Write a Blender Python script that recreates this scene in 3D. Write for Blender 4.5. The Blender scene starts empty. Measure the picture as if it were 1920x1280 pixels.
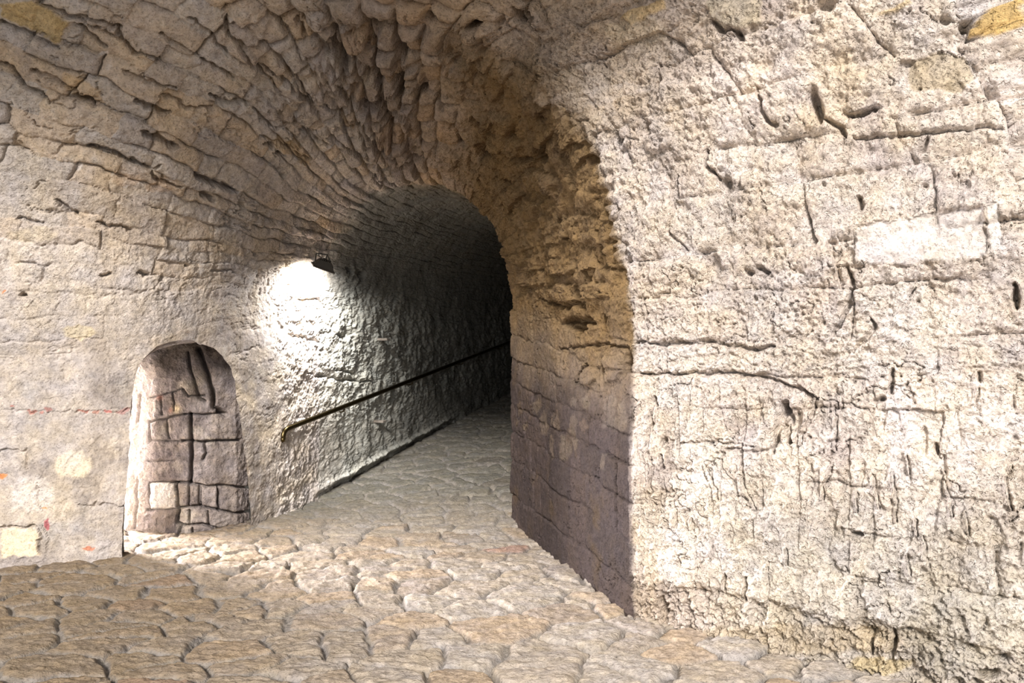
import bpy, math
import numpy as np
from mathutils import Vector, Matrix

Q = 0.85                      # mesh density
F = 1280.0                    # focal length in pixels of the 1920 px frame
HZ = 690.0                    # horizon row
CAM = np.array([0.0, 0.0, 1.6])
rng = np.random.default_rng(7)
scn = bpy.context.scene
col = scn.collection

# ------------------------------------------------------------------ noise
_perm = np.random.default_rng(3).permutation(256).astype(np.int32)
_perm = np.concatenate([_perm, _perm, _perm])
_g = np.random.default_rng(5).normal(size=(256, 3)); _g /= np.linalg.norm(_g, axis=1)[:, None]
_g = _g.astype(np.float32)

def perlin(x, y, z):
    x = np.asarray(x, np.float32); y = np.asarray(y, np.float32); z = np.asarray(z, np.float32)
    xi = np.floor(x).astype(np.int32); yi = np.floor(y).astype(np.int32); zi = np.floor(z).astype(np.int32)
    xf = x - xi; yf = y - yi; zf = z - zi
    u = xf*xf*xf*(xf*(xf*6-15)+10); v = yf*yf*yf*(yf*(yf*6-15)+10); w = zf*zf*zf*(zf*(zf*6-15)+10)
    xi &= 255; yi &= 255; zi &= 255
    def gr(dx, dy, dz):
        h = _perm[_perm[_perm[(xi+dx) & 255]+((yi+dy) & 255)]+((zi+dz) & 255)]
        g = _g[h]
        return g[..., 0]*(xf-dx)+g[..., 1]*(yf-dy)+g[..., 2]*(zf-dz)
    def lp(a, b, t): return a+(b-a)*t
    x00 = lp(gr(0,0,0), gr(1,0,0), u); x10 = lp(gr(0,1,0), gr(1,1,0), u)
    x01 = lp(gr(0,0,1), gr(1,0,1), u); x11 = lp(gr(0,1,1), gr(1,1,1), u)
    return lp(lp(x00, x10, v), lp(x01, x11, v), w)*1.6

def fbm(p, f, octv=4, gain=.5, off=0.0, st=(1, 1, 1)):
    r = 0; a = 1.0; tot = 0
    for o in range(octv):
        k = f*2.03**o
        r = r+a*perlin(p[0]*k*st[0]+off+o*7.3, p[1]*k*st[1]+off*1.7, p[2]*k*st[2]+off*.6)
        tot += a; a *= gain
    return r/tot

def ridged(p, f, octv=3, gain=.5, off=0.0, st=(1, 1, 1)):
    r = 0; a = 1.0; tot = 0
    for o in range(octv):
        k = f*2.1**o
        r = r+a*(1-2.2*np.abs(perlin(p[0]*k*st[0]+off+o*3.1, p[1]*k*st[1]+off, p[2]*k*st[2]+off*.3)))
        tot += a; a *= gain
    return r/tot

def sstep(a, b, x):
    t = np.clip((x-a)/(b-a), 0, 1)
    return t*t*(3-2*t)

def h2(i, j, k=0):
    n = (np.asarray(i, np.int64)*73856093) ^ (np.asarray(j, np.int64)*19349663) ^ (int(k)*83492791+12345)
    n = (n ^ (n >> 13))*1274126177 & 0x7fffffff
    n = (n ^ (n >> 15))*668265263 & 0x7fffffff
    n = n ^ (n >> 12)
    return (n & 0xfffff)/float(0xfffff)

# ------------------------------------------------------------------ masonry pattern
def masonry(a, b, rows, lmin, lmax, seed, a0=-20., short=None):
    """rows of stones: distance to the nearest joint, ids and local coordinates"""
    rows = np.asarray(rows)
    ri = np.clip(np.searchsorted(rows, b)-1, 0, len(rows)-2)
    dr = np.minimum(b-rows[ri], rows[ri+1]-b)
    v = (b-rows[ri])/(rows[ri+1]-rows[ri])
    dj = np.full(a.shape, 9., np.float32); ci = np.zeros(a.shape, np.int64); u = np.zeros(a.shape, np.float32)
    ln = np.ones(a.shape, np.float32)
    for r in np.unique(ri):
        g = np.random.default_rng(seed*1000+int(r))
        hh = rows[r+1]-rows[r]
        L = g.uniform(lmin, lmax, 400)*(0.7+0.3*hh/np.mean(np.diff(rows)))
        L[g.random(400) < .18] *= .55
        if short is not None and short[0] < rows[r] < short[1]: L *= .52; a_0 = a0*.52
        else: a_0 = a0
        e = a_0+np.cumsum(L)+g.uniform(0, lmax)
        m = ri == r
        am = a[m]
        k = np.clip(np.searchsorted(e, am)-1, 0, len(e)-2)
        dj[m] = np.minimum(am-e[k], e[k+1]-am)
        ci[m] = k; u[m] = (am-e[k])/(e[k+1]-e[k]); ln[m] = e[k+1]-e[k]
    kk = .02
    d = -kk*np.log(np.exp(-np.clip(dr, 0, 1)/kk)+np.exp(-np.clip(dj, 0, 1)/kk))
    return dict(d=np.clip(d, 0, None), dr=dr, dj=dj, r=ri, c=ci, u=u-.5, v=v-.5, ln=ln)

def voronoi(x, y, sx, sy, seed, jit=.8):
    X = x/sx; Y = y/sy
    Y = Y
    xi = np.floor(X).astype(np.int64); yi = np.floor(Y).astype(np.int64)
    best = np.full(X.shape, 1e9); bx = np.zeros(X.shape); by = np.zeros(X.shape)
    bi = np.zeros(X.shape, np.int64); bj = np.zeros(X.shape, np.int64)
    def pt(i, j):
        return i+.5+jit*(h2(i, j, seed)-.5)+.5*(j % 2), j+.5+jit*(h2(i, j, seed+1)-.5)
    for dj in (-1, 0, 1):
        for di in (-2, -1, 0, 1):
            i = xi+di; j = yi+dj
            px, py = pt(i, j)
            d = (px-X)**2+((py-Y)*1.0)**2
            m = d < best
            best = np.where(m, d, best); bx = np.where(m, px, bx); by = np.where(m, py, by)
            bi = np.where(m, i, bi); bj = np.where(m, j, bj)
    ed = np.full(X.shape, 1e9)
    for dj in (-2, -1, 0, 1, 2):
        for di in (-2, -1, 0, 1, 2):
            i = bi+di; j = bj+dj
            if di == 0 and dj == 0: continue
            px, py = pt(i, j)
            mx = (px+bx)/2; my = (py+by)/2
            nx = (px-bx); ny = (py-by)
            # measured in metres
            dist = ((mx-X)*nx+(my-Y)*ny)/np.sqrt((nx/sx)**2+(ny/sy)**2)
            ed = np.minimum(ed, dist)
    return np.clip(ed, 0, None), bi, bj, (X-bx)*sx, (Y-by)*sy

# ------------------------------------------------------------------ scene tree helpers
def tag(o, label=None, cat=None, group=None, kind=None):
    if label: o['label'] = label
    if cat: o['category'] = cat
    if group: o['group'] = group
    if kind: o['kind'] = kind
    return o

def mesh_from(name, V, Fc, mat, attrs=None, parent=None, smooth=True, normals=None):
    if attrs is not None and 'grain' not in attrs: attrs = dict(attrs, grain=np.ones(len(V), np.float32))
    me = bpy.data.meshes.new(name)
    V = np.asarray(V, np.float32); Fc = np.asarray(Fc, np.int32)
    me.vertices.add(len(V)); me.vertices.foreach_set('co', V.ravel())
    n = Fc.shape[1]
    me.loops.add(Fc.size); me.loops.foreach_set('vertex_index', Fc.ravel())
    me.polygons.add(len(Fc))
    me.polygons.foreach_set('loop_start', np.arange(0, Fc.size, n, dtype=np.int32))
    me.polygons.foreach_set('loop_total', np.full(len(Fc), n, np.int32))
    me.update(calc_edges=True)
    me.polygons.foreach_set('use_smooth', np.full(len(Fc), smooth))
    for k, arr in (attrs or {}).items():
        if arr.ndim == 2:
            at = me.attributes.new(k, 'FLOAT_COLOR', 'POINT')
            c4 = np.ones((len(V), 4), np.float32); c4[:, :3] = np.clip(arr, 0, 1)
            at.data.foreach_set('color', c4.ravel())
        else:
            at = me.attributes.new(k, 'FLOAT', 'POINT'); at.data.foreach_set('value', arr.astype(np.float32))
    if mat: me.materials.append(mat)
    if normals is not None:
        me.normals_split_custom_set_from_vertices(normals.astype(np.float32))
    o = bpy.data.objects.new(name, me); col.objects.link(o)
    if parent: o.parent = parent
    return o

def grid_faces(ni, nj):
    i, j = np.meshgrid(np.arange(ni-1), np.arange(nj-1), indexing='ij')
    a = i*nj+j
    return np.stack([a, a+nj, a+nj+1, a+1], -1).reshape(-1, 4)

def submesh(name, V, Fc, mask, mat, attrs, normals=None):
    f = Fc[mask]
    used = np.unique(f)
    remap = np.full(len(V), -1, np.int32); remap[used] = np.arange(len(used))
    return mesh_from(name, V[used], remap[f], mat, {k: v[used] for k, v in attrs.items()},
                     normals=None if normals is None else normals[used])

def grid_normals(P):
    du = np.gradient(P, axis=0); dv = np.gradient(P, axis=1)
    n = np.cross(du, dv); n /= np.linalg.norm(n, axis=-1, keepdims=True)+1e-12
    return n

def project(P):
    z = np.where(np.abs(P[..., 1]) < 1e-3, 1e-3, P[..., 1])
    return 960+F*P[..., 0]/z, HZ-F*(P[..., 2]-CAM[2])/z

# ------------------------------------------------------------------ materials
def new_mat(name):
    m = bpy.data.materials.new(name); m.use_nodes = True
    nt = m.node_tree; nt.nodes.clear()
    out = nt.nodes.new('ShaderNodeOutputMaterial'); b = nt.nodes.new('ShaderNodeBsdfPrincipled')
    nt.links.new(b.outputs[0], out.inputs[0])
    return m, nt, b

def stone_mat(name, fine=1.0, bump=1.0, rough=.92, pit=.0, warm=(1.06, 1.0, .90), cool=(.98, .97, 1.0), streak=(1, 1, 1)):
    m, nt, b = new_mat(name)
    N = nt.nodes; L = nt.links
    geo = N.new('ShaderNodeTexCoord')
    at = N.new('ShaderNodeAttribute'); at.attribute_name = 'albedo'
    mp = N.new('ShaderNodeMapping'); mp.inputs['Scale'].default_value = streak
    L.new(geo.outputs['Object'], mp.inputs['Vector'])
    def noise(scale, detail, rough_=.6, src=mp):
        n = N.new('ShaderNodeTexNoise'); n.inputs['Scale'].default_value = scale
        n.inputs['Detail'].default_value = detail; n.inputs['Roughness'].default_value = rough_
        L.new(src.outputs[0 if src is mp else 'Object'], n.inputs['Vector']); return n
    def mathn(op, a, bb):
        n = N.new('ShaderNodeMath'); n.operation = op
        for k, v in ((0, a), (1, bb)):
            if isinstance(v, (int, float)): n.inputs[k].default_value = v
            else: L.new(v, n.inputs[k])
        return n.outputs[0]
    n1 = noise(22, 8, .62); n2 = noise(75, 5, .7); n3 = noise(5, 4, .6)
    ag = N.new('ShaderNodeAttribute'); ag.attribute_name = 'grain'
    # soft mottling, and dark specks where the bump noise dips
    r1 = N.new('ShaderNodeMapRange'); L.new(n1.outputs['Fac'], r1.inputs[0])
    r1.inputs[1].default_value = .36; r1.inputs[2].default_value = .6; r1.inputs[3].default_value = .80; r1.inputs[4].default_value = 1.08
    r2 = N.new('ShaderNodeMapRange'); L.new(n2.outputs['Fac'], r2.inputs[0])
    r2.inputs[1].default_value = .36; r2.inputs[2].default_value = .47; r2.inputs[3].default_value = .60; r2.inputs[4].default_value = 1.06
    f = mathn('MULTIPLY', r1.outputs[0], r2.outputs[0])
    mixt = N.new('ShaderNodeMix'); mixt.data_type = 'RGBA'
    r3 = N.new('ShaderNodeMapRange'); L.new(n3.outputs['Fac'], r3.inputs[0])
    r3.inputs[1].default_value = .35; r3.inputs[2].default_value = .65
    L.new(r3.outputs[0], mixt.inputs[0])
    mixt.inputs[6].default_value = (*cool, 1); mixt.inputs[7].default_value = (*warm, 1)
    m1 = N.new('ShaderNodeVectorMath'); m1.operation = 'MULTIPLY'
    L.new(at.outputs['Color'], m1.inputs[0]); L.new(mixt.outputs[2], m1.inputs[1])
    m2 = N.new('ShaderNodeVectorMath'); m2.operation = 'SCALE'
    L.new(m1.outputs[0], m2.inputs[0]); L.new(f, m2.inputs['Scale'])
    L.new(m2.outputs[0], b.inputs['Base Color'])
    b.inputs['Roughness'].default_value = rough
    b.inputs['Specular IOR Level'].default_value = .1
    # relief finer than the mesh
    h = mathn('ADD', mathn('MULTIPLY', n1.outputs['Fac'], 1.3), mathn('MULTIPLY', n2.outputs['Fac'], .5*fine))
    if pit > 0:
        vo = N.new('ShaderNodeTexNoise'); vo.inputs['Scale'].default_value = 48; vo.inputs['Detail'].default_value = 2
        L.new(mp.outputs[0], vo.inputs['Vector'])
        pr = N.new('ShaderNodeMapRange'); L.new(vo.outputs['Fac'], pr.inputs[0])
        pr.inputs[1].default_value = .32; pr.inputs[2].default_value = .44; pr.inputs[3].default_value = -pit; pr.inputs[4].default_value = 0
        h = mathn('ADD', h, pr.outputs[0])
    h = mathn('MULTIPLY', h, ag.outputs['Fac'])
    bp = N.new('ShaderNodeBump'); bp.inputs['Strength'].default_value = 1.0
    bp.inputs['Distance'].default_value = .022*bump
    L.new(h, bp.inputs['Height']); L.new(bp.outputs[0], b.inputs['Normal'])
    return m

def plain_mat(name, colr, rough=.5, metal=0., bump=0.):
    m, nt, b = new_mat(name)
    b.inputs['Base Color'].default_value = (*colr, 1); b.inputs['Roughness'].default_value = rough
    b.inputs['Metallic'].default_value = metal
    tc = nt.nodes.new('ShaderNodeTexCoord'); n = nt.nodes.new('ShaderNodeTexNoise')
    n.inputs['Scale'].default_value = 60; n.inputs['Detail'].default_value = 4
    nt.links.new(tc.outputs['Object'], n.inputs['Vector'])
    mr = nt.nodes.new('ShaderNodeMapRange'); nt.links.new(n.outputs['Fac'], mr.inputs[0])
    mr.inputs[3].default_value = max(rough-.12, .05); mr.inputs[4].default_value = min(rough+.12, 1)
    nt.links.new(mr.outputs[0], b.inputs['Roughness'])
    if bump:
        bp = nt.nodes.new('ShaderNodeBump'); bp.inputs['Distance'].default_value = bump
        nt.links.new(n.outputs['Fac'], bp.inputs['Height']); nt.links.new(bp.outputs[0], b.inputs['Normal'])
    return m

M_left = stone_mat('weathered_plastered_masonry', bump=.7, pit=.15)
M_vault = stone_mat('vault_rubble_limestone', bump=1.0, pit=.25)
M_right = stone_mat('eroded_limestone', bump=1.25, pit=.5)
M_pier = stone_mat('dirty_ashlar_limestone', bump=.9, pit=.25)
M_tun = stone_mat('rough_tunnel_render', bump=.55, pit=.3, warm=(1.0, 1.0, .95), cool=(.97, 1.0, .99))
M_floor = stone_mat('worn_flagstones', bump=.8, pit=.12, rough=.8, streak=(1, 1.6, 1))
M_bronze = plain_mat('dark_bronze_pipe', (.085, .062, .028), .34, 1.0)
M_iron = plain_mat('dark_painted_metal', (.055, .05, .042), .55, .3, .0005)
M_rust = plain_mat('rusty_iron', (.22, .19, .16), .85, .1, .002)

# ------------------------------------------------------------------ ground height
D = np.array([.397, .918])            # direction the ramp climbs
S0 = 5.95
def ground(x, y):
    s = x*D[0]+y*D[1]-S0
    s = np.asarray(s, float)
    k = .5
    r = np.where(s > k, s-k/2, np.where(s > 0, s*s/(2*k), 0.))
    return .186*np.minimum(r, 14.)

# ------------------------------------------------------------------ the vault shell (rings of nine stations)
def arc(L, hl, Cr, R, hr, bl=0., br=0.):
    L = np.array(L, float); R = np.array(R, float); Cr = np.array(Cr, float)
    out = [[*L, -.12], [*L, hl]]
    for th in (30, 60):
        c = 1-math.cos(math.radians(th)); s_ = math.sin(math.radians(th))
        p = L+(Cr[:2]-L)*c; out.append([p[0], p[1]+bl*s_*c, hl+(Cr[2]-hl)*s_])
    out.append(list(Cr))
    for th in (60, 30):
        c = 1-math.cos(math.radians(th)); s_ = math.sin(math.radians(th))
        p = R+(Cr[:2]-R)*c; out.append([p[0], p[1]+br*s_*c, hr+(Cr[2]-hr)*s_])
    out += [[*R, hr], [*R, -.12]]
    return np.array(out)

ringC = np.array([[-10, 4.8, -.12], [-9.5, 4.7, 1.8], [-7.5, 3.6, 3.6], [-5., 1.8, 4.9], [-1.5, .3, 5.3],
                  [3.2, 1.7, 4.5], [4.6, 1.6, 3.25], [4.85, 1.4, 1.95], [4.9, 1.36, -.12]])
ringB = np.array([[-6.8, 5.35, -.12], [-6.3, 5.32, 1.75], [-4.95, 5.0, 3.35], [-3.8, 4.3, 4.4], [-2.0, 3.4, 4.9],
                  [1.35, 3.55, 4.2], [2.25, 3.28, 3.15], [2.4, 3.2, 1.95], [2.4, 3.2, -.12]])
ringA = arc((-3.32, 5.82), 1.75, (-1.3, 5.15, 4.25), (.77, 4.40), 1.95, 0, .35)
ringT = arc((-2.3, 8.09), 2.30, (-1.15, 7.6, 3.68), (.0, 7.1), 2.43)
ringU = arc((-.1, 13.2), 2.6, (1.05, 12.7, 3.95), (2.2, 12.2), 2.6)
ringW = arc((4.2, 21.), 4.0, (5.3, 20.4, 5.3), (6.4, 19.8), 4.0)
RINGS = np.stack([ringC, ringB, ringA, ringT, ringU, ringW])      # (6, 9, 3)

def seg_samples(counts, start=0.):
    out = [float(start)]
    for k, n in enumerate(counts):
        n = max(2, int(n*Q))
        out += [v_ for v_ in k+np.arange(1, n+1)/n if v_ > start]
    return np.array(out)

sv = seg_samples([90, 480, 330, 300, 24], .35)
tv = seg_samples([330, 190, 170, 130, 150, 170, 170, 420])
NS, NT = len(sv), len(tv)

def interp_linear(R, x):
    i = np.clip(np.floor(x).astype(int), 0, len(R)-2); f = (x-i)
    f = f.reshape((-1,)+(1,)*(R.ndim-1))
    return R[i]*(1-f)+R[i+1]*f

def interp_cr(R, x, tens=.5):
    n = len(R)
    i = np.clip(np.floor(x).astype(int), 0, n-2); f = (x-i).reshape((-1,)+(1,)*(R.ndim-1))
    p0 = R[np.clip(i-1, 0, n-1)]; p1 = R[i]; p2 = R[i+1]; p3 = R[np.clip(i+2, 0, n-1)]
    d = np.linalg.norm(p2-p1, axis=-1, keepdims=True)
    m1 = np.where((i > 0).reshape(f.shape), (p2-p0), (p2-p1)); m2 = np.where((i < n-2).reshape(f.shape), (p3-p1), (p2-p1))
    # tangents limited to the segment length so that uneven rings do not overshoot
    l1 = np.linalg.norm(m1, axis=-1, keepdims=True)+1e-9; l2 = np.linalg.norm(m2, axis=-1, keepdims=True)+1e-9
    m1 = m1/l1*np.minimum(l1*tens, d); m2 = m2/l2*np.minimum(l2*tens, d)
    h00 = 2*f**3-3*f**2+1; h10 = f**3-2*f**2+f; h01 = -2*f**3+3*f**2; h11 = f**3-f**2
    return h00*p1+h10*m1+h01*p2+h11*m2

# around each ring: straight below the springing, smooth above it
Rt = np.swapaxes(RINGS, 0, 1)                                   # (9, 6, 3)
ar = Rt[1:8]
Parc = interp_cr(ar, np.clip(tv-1, 0, 6))
Plin = interp_linear(Rt, tv)
wlow = ((tv <= 1) | (tv >= 7)).reshape(-1, 1, 1)
G = np.where(wlow, Plin, Parc)                                  # (NT, 6, 3)
G = np.swapaxes(G, 0, 1)                                        # (6, NT, 3)
Ps = interp_cr(G, sv); Pl = interp_linear(G, sv)
wl = (sstep(4.2, 5.6, tv)).reshape(1, -1, 1)
BASE = Ps*(1-wl)+Pl*wl                                          # (NS, NT, 3)

SS, TT = np.meshgrid(sv, tv, indexing='ij')
NB = grid_normals(BASE)
c_in = np.array([-.6, 3.5, 1.6])
flip = np.sign(np.sum(NB[int(NS*.2), 50]*(c_in-BASE[int(NS*.2), 50])))
NB = NB*flip                                                    # normals into the room
# metres along the courses and across them
seg = np.linalg.norm(np.diff(BASE, axis=0), axis=-1)
AA = np.concatenate([np.zeros((1, NT)), np.cumsum(seg, 0)], 0)
iA = int(np.argmin(np.abs(sv-2)))
AA = AA-AA[iA]
rl = np.linalg.norm(np.diff(BASE[iA], axis=0), axis=-1)
bl = np.concatenate([[0], np.cumsum(rl)])
BL = np.broadcast_to(bl, AA.shape); BR = np.broadcast_to(bl[-1]-bl, AA.shape)-.12
p3 = (BASE[..., 0], BASE[..., 1], BASE[..., 2])
PX, PY = project(BASE)
VIS = (BASE[..., 1] > .5) & (PX > -300) & (PX < 2250) & (PY > -300) & (PY < 1500) & (np.sum(NB*(CAM-BASE), -1) > 0)
print('shell verts', NS*NT)

def at(px, py, within=None):
    """the point of the bare shell under one pixel of the photograph"""
    d = (PX-px)**2+(PY-py)**2+np.where(VIS, 0, 1e9)
    if within is not None: d = d+np.where(within, 0, 1e8)
    k = np.unravel_index(np.argmin(d), d.shape)
    return BASE[k], NB[k], k

# ---- masks of the parts of the place
left = TT < 4
m_wallL = 1-sstep(.9, 1.7, TT)                      # the rendered lower left wall
m_right = sstep(4.6, 5.4, TT+.35*fbm(p3, 1.5, 2))   # right half
m_near = 1-sstep(1.97, 2.03, SS)                    # towards the camera from the arris
m_pier = m_right*sstep(1.97, 2.03, SS)*(1-sstep(3.0, 3.02, SS))
m_RW = m_right*m_near
m_tun = sstep(2.92, 3.15, SS+.06*fbm(p3, 1.2, 2, off=3))
crown = np.exp(-((TT-4.15)/.62)**2)*sstep(1.3, 2.0, SS)*(1-sstep(2.95, 3.05, SS))

def rows_from(h, last, lo, hi, seed):
    g = np.random.default_rng(seed); h = list(h)
    while h[-1] < last: h.append(h[-1]+g.uniform(lo, hi))
    return h

w1 = fbm(p3, 1.3, 3, off=11); w2 = fbm(p3, 4.0, 3, off=23); w3 = fbm(p3, 1.3, 3, off=31); w4 = fbm(p3, 4., 3, off=37)
w5 = fbm(p3, 11., 3, off=41); w6 = fbm(p3, 11., 3, off=47)
# vault rubble
aV = AA+.10*w3+.045*w4+.018*w6; bV = BL+.09*w1+.045*w2+.016*w5
tb_ = np.interp([3.1, 5.6], tv, bl)
rv = rows_from([-.5, -.15, .13, .44, .74, 1.05, 1.35, 1.62], tb_[0], .11, .2, 5)
rv = rows_from(rows_from(rv, tb_[1], .17, .27, 6), 11, .12, .2, 7)
MV = masonry(aV, bV, rv, .24, .62, 1, short=tb_)
# right wall and pier: level courses
aR = AA+.06*w3+.03*w4+.012*w6; bR = BR+.05*w1+.03*w2+.012*w5
rr = rows_from([-.5, -.05, .22, .5, .74, .97, 1.17, 1.37, 1.56, 1.76, 2.05], 9, .2, .34, 8)
MR = masonry(aR, bR, rr, .32, .75, 2)

def relief(M, seed, off_amp, tilt, wid, ppow=1.2, pv=.62, wj=.007, oth=(.0, .22), fa=1.9):
    """per stone offset and tilt, edge rounding, and joints that stand open only here and there"""
    d = M['d']
    r1 = h2(M['r'], M['c'], seed); r2 = h2(M['r'], M['c'], seed+1); r3 = h2(M['r'], M['c'], seed+2)
    prof = 1-np.exp(-(d/wid)**ppow)
    body = off_amp*(r1-.5)*2+tilt*((r2-.5)*M['u']*2+(r3-.5)*M['v']*2)
    re = M['r']+(M['v'] > 0); ce = M['c']+(M['u'] > 0)
    oh = sstep(oth[0], oth[1], perlin(AA*fa, re*5.17+seed, 0*AA+seed*.37))
    ov = (h2(M['r'], ce, seed+7) > pv).astype(float)
    wv = wj*(.6+.9*np.abs(w5)*2)
    joint = np.maximum(np.exp(-(M['dr']/wv)**2)*oh, np.exp(-(M['dj']/wv)**2)*ov)
    soft = np.maximum(np.exp(-(M['dr']/(wid*1.6))**2)*oh, np.exp(-(M['dj']/(wid*1.6))**2)*ov)
    return prof, body, joint, soft, (r1, r2, r3)

profV, bodyV, jV, sV, idV = relief(MV, 11, .020, .035, .016, oth=(-.05, .2))
profR, bodyR, jR, sR, idR = relief(MR, 21, .010, .022, .016, oth=(.08, .3), pv=.72, wj=.006)
n_lo = fbm(p3, 1.1, 3, off=2); n_mid = fbm(p3, 5, 4, off=5); n_hi = fbm(p3, 16, 4, .6, off=9)
rg = ridged(p3, 9, 3, off=4); rg2 = ridged(p3, 24, 3, off=14)
grit = fbm(p3, 55, 3, .6, off=19)
lam = fbm((aV*3.5, bV*22, 0*aV), 1, 4, .6, off=63)            # bedding streaks along the stones
lamR = fbm((aR*4, bR*13, 0*aR), 1, 4, .6, off=67)
big = fbm(p3, 2.6, 3, off=77)

er = sstep(-.2, .3, fbm(p3, .9, 3, off=71))
low = 1-sstep(1.5, 1.85, BR+.1*w2)
scab1 = sstep(.0, .05, fbm((p3[0]*1., p3[1]*1., p3[2]*(1-.5*low)), 5, 4, .55, off=401))
scab2 = sstep(.02, .08, fbm((p3[0]*1.2, p3[1]*1.2, p3[2]*(1-.45*low)), 11, 4, .55, off=405))
scab3 = sstep(.0, .10, fbm(p3, 26, 3, .55, off=409))
pitn = sstep(.22, .42, fbm(p3, 13, 3, .6, off=415))*sstep(-.1, .3, fbm(p3, 2, 2, off=419))
m_plast = 1-sstep(1.35, 2.6, TT+.35*np.clip(SS-1.9, -.5, .6)+.9*fbm(p3, .9, 3, off=83))
m_plast = m_plast*left
rough_v = 1+2.3*crown
profC = 1-np.exp(-(MV['d']/.022)**1.6)
bodyC = .055*(idV[0]-.5)*2+.035*((idV[1]-.5)*MV['u']+(idV[2]-.5)*MV['v'])*2
dv = profV*.014-.045*jV-.012*sV+bodyV
dv = dv*(1-crown)+crown*(profC*.075+bodyC-.03*jV)
dv = dv+.022*big*(1-.5*crown)+.020*n_mid*(1-.3*crown)+.011*n_hi+.008*rg+.007*lam+.004*grit
# plastered flatter towards the springing
dvp = .007*scab1+.005*scab2+profV*.003+bodyV*.20-.030*jV*sstep(.1, .35, big)+.012*big+.012*n_mid+.005*n_hi+.006*lam+.003*rg+.002*grit
dv = dv*(1-m_plast)+dvp*m_plast
# right wall: eroded, nodular
er = sstep(-.2, .3, fbm(p3, .9, 3, off=71))
low = 1-sstep(1.5, 1.85, BR+.1*w2)
dR = profR*.004+bodyR*(1-.4*er)-.016*jR-.004*sR
upr = sstep(1.9, 2.3, BR+.3*w1)
profB = 1-np.exp(-(MR['d']/.03)**1.4)
dR = dR+upr*(profB*.018+bodyR*1.2)
dR = dR+.034*big*(1-.4*low+.5*upr)+.036*n_mid*(1-.3*low+.5*upr)+.040*n_hi*(.5+.7*er)*(1-.4*low)+.010*rg2*(.4+er)+.006*rg+.006*lamR+.006*grit
dR = dR+.010*scab1+.007*scab2*(.5+.5*er)+.004*scab3-.024*pitn
# pier: dressed blocks below, rubble above
profP = 1-np.exp(-(MR['d']/.012)**1.3)
dP = .004*scab2+profP*.010+bodyR*.8-.018*jR+.010*n_mid+.007*n_hi+.004*grit+.004*lamR
up = sstep(1.5, 2.1, BR+.3*w1)
dP = dP*(1-.3*up)+up*(.045*big+.035*n_mid+.016*n_hi+bodyV*1.0+.010*rg+.012*scab2+.008*scab1-.012*jV*.7+.004*grit)
# left wall: mostly plastered flat
plast = 1-sstep(.15, .5, fbm(p3, 1.6, 3, off=81))
dL = .004*scab1+.003*scab2*sstep(-.1, .2, w1)+(profV*.005+bodyV*.15-.010*jV)*(1-.75*plast)+.010*big+.008*n_mid*(1-.4*plast)+.004*n_hi+.002*grit
# tunnel: thick pitted render, crumbling
nod = ridged(p3, 6, 4, .6, off=91)
crum = fbm(p3, 12, 4, .65, off=97)
dT = .030*big+.024*n_mid+.012*crum+.006*nod+.003*rg2+.25*bodyV+.02*n_lo+.004*grit+.009*scab2+.005*scab3+.012*scab1-.02*pitn
tunw = sstep(.60, .80, (SS-2)+.06*w1) * (1-sstep(1.2, 1.9, TT))
w_t = np.maximum(m_tun*(1-.3*sstep(1.5, 2.2, TT)), tunw*.75)
wl_ = m_wallL
disp = dL*wl_+dv*(1-wl_)
disp = disp*(1-w_t)+dT*w_t
disp = disp*(1-.35*sstep(2.95, 3.1, SS)*sstep(1., 1.4, TT))
disp = disp*(1-m_RW-m_pier)+dR*m_RW+dP*m_pier
# hairline and gaping cracks that wander over everything
ck1 = fbm((AA*2.2, bV*5.5, p3[2]*0), 1, 4, .55, off=501); ck2 = fbm((AA*3.4, BR*4.2, p3[2]*0), 1, 4, .55, off=507)
km = sstep(.05, .22, fbm(p3, 1.7, 3, off=511)); km2 = sstep(.0, .2, fbm(p3, 2.3, 3, off=517))
disp = disp-(1-m_right)*(1-w_t)*.026*km*np.exp(-(ck1/.018)**2)*(.35+.65*sstep(1., 2., TT))
disp = disp-m_right*.024*km2*np.exp(-(ck2/.014)**2)
# gap and lip of render along the foot of the ramp wall
hg = BASE[..., 2]-ground(BASE[..., 0], BASE[..., 1])
lipw = sstep(2.95, 3.1, SS)*(1-sstep(3.55, 3.7, SS))*(TT < 2)
hgw = hg+.02*n_mid
disp = disp+lipw*(.035*np.exp(-((hgw-.11)/.03)**2)-.06*(1-sstep(.05, .08, hgw)))
# ragged arris between pier and right wall
arr = np.exp(-(np.abs(AA)/.07)**2)*m_right
disp = disp+arr*(.03*n_hi+.035*n_mid-.025)*sstep(1.5, 2.2, BR)-arr*.010
# lime drips and gouges on the lower right wall
dz = (1-sstep(1.25, 1.6, BR))*sstep(.45, .7, BR)*m_RW
dr1 = perlin(AA*13+.9*w2+.25*BR, BR*2.6, 3.3+0*AA); dr2 = perlin(AA*20, BR*3.3+5, 9.1+0*AA)
disp = disp+dz*(.020*sstep(.30, .5, dr1)-.022*sstep(.34, .55, dr2))
# the foot of the right wall is eaten away
foot = (1-sstep(.22, .30, BR+.05*w2))*m_RW
disp = disp+foot*(-.05+.045*n_hi+.05*n_mid+.02*rg2)

# ---- colours of the stone itself
def C(*c): return np.array(c, np.float32).reshape(1, 1, 3)
def mix(a, b, w): return a*(1-w[..., None])+b*w[..., None]
ALB = np.zeros(BASE.shape, np.float32)+C(.56, .49, .40)
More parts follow.
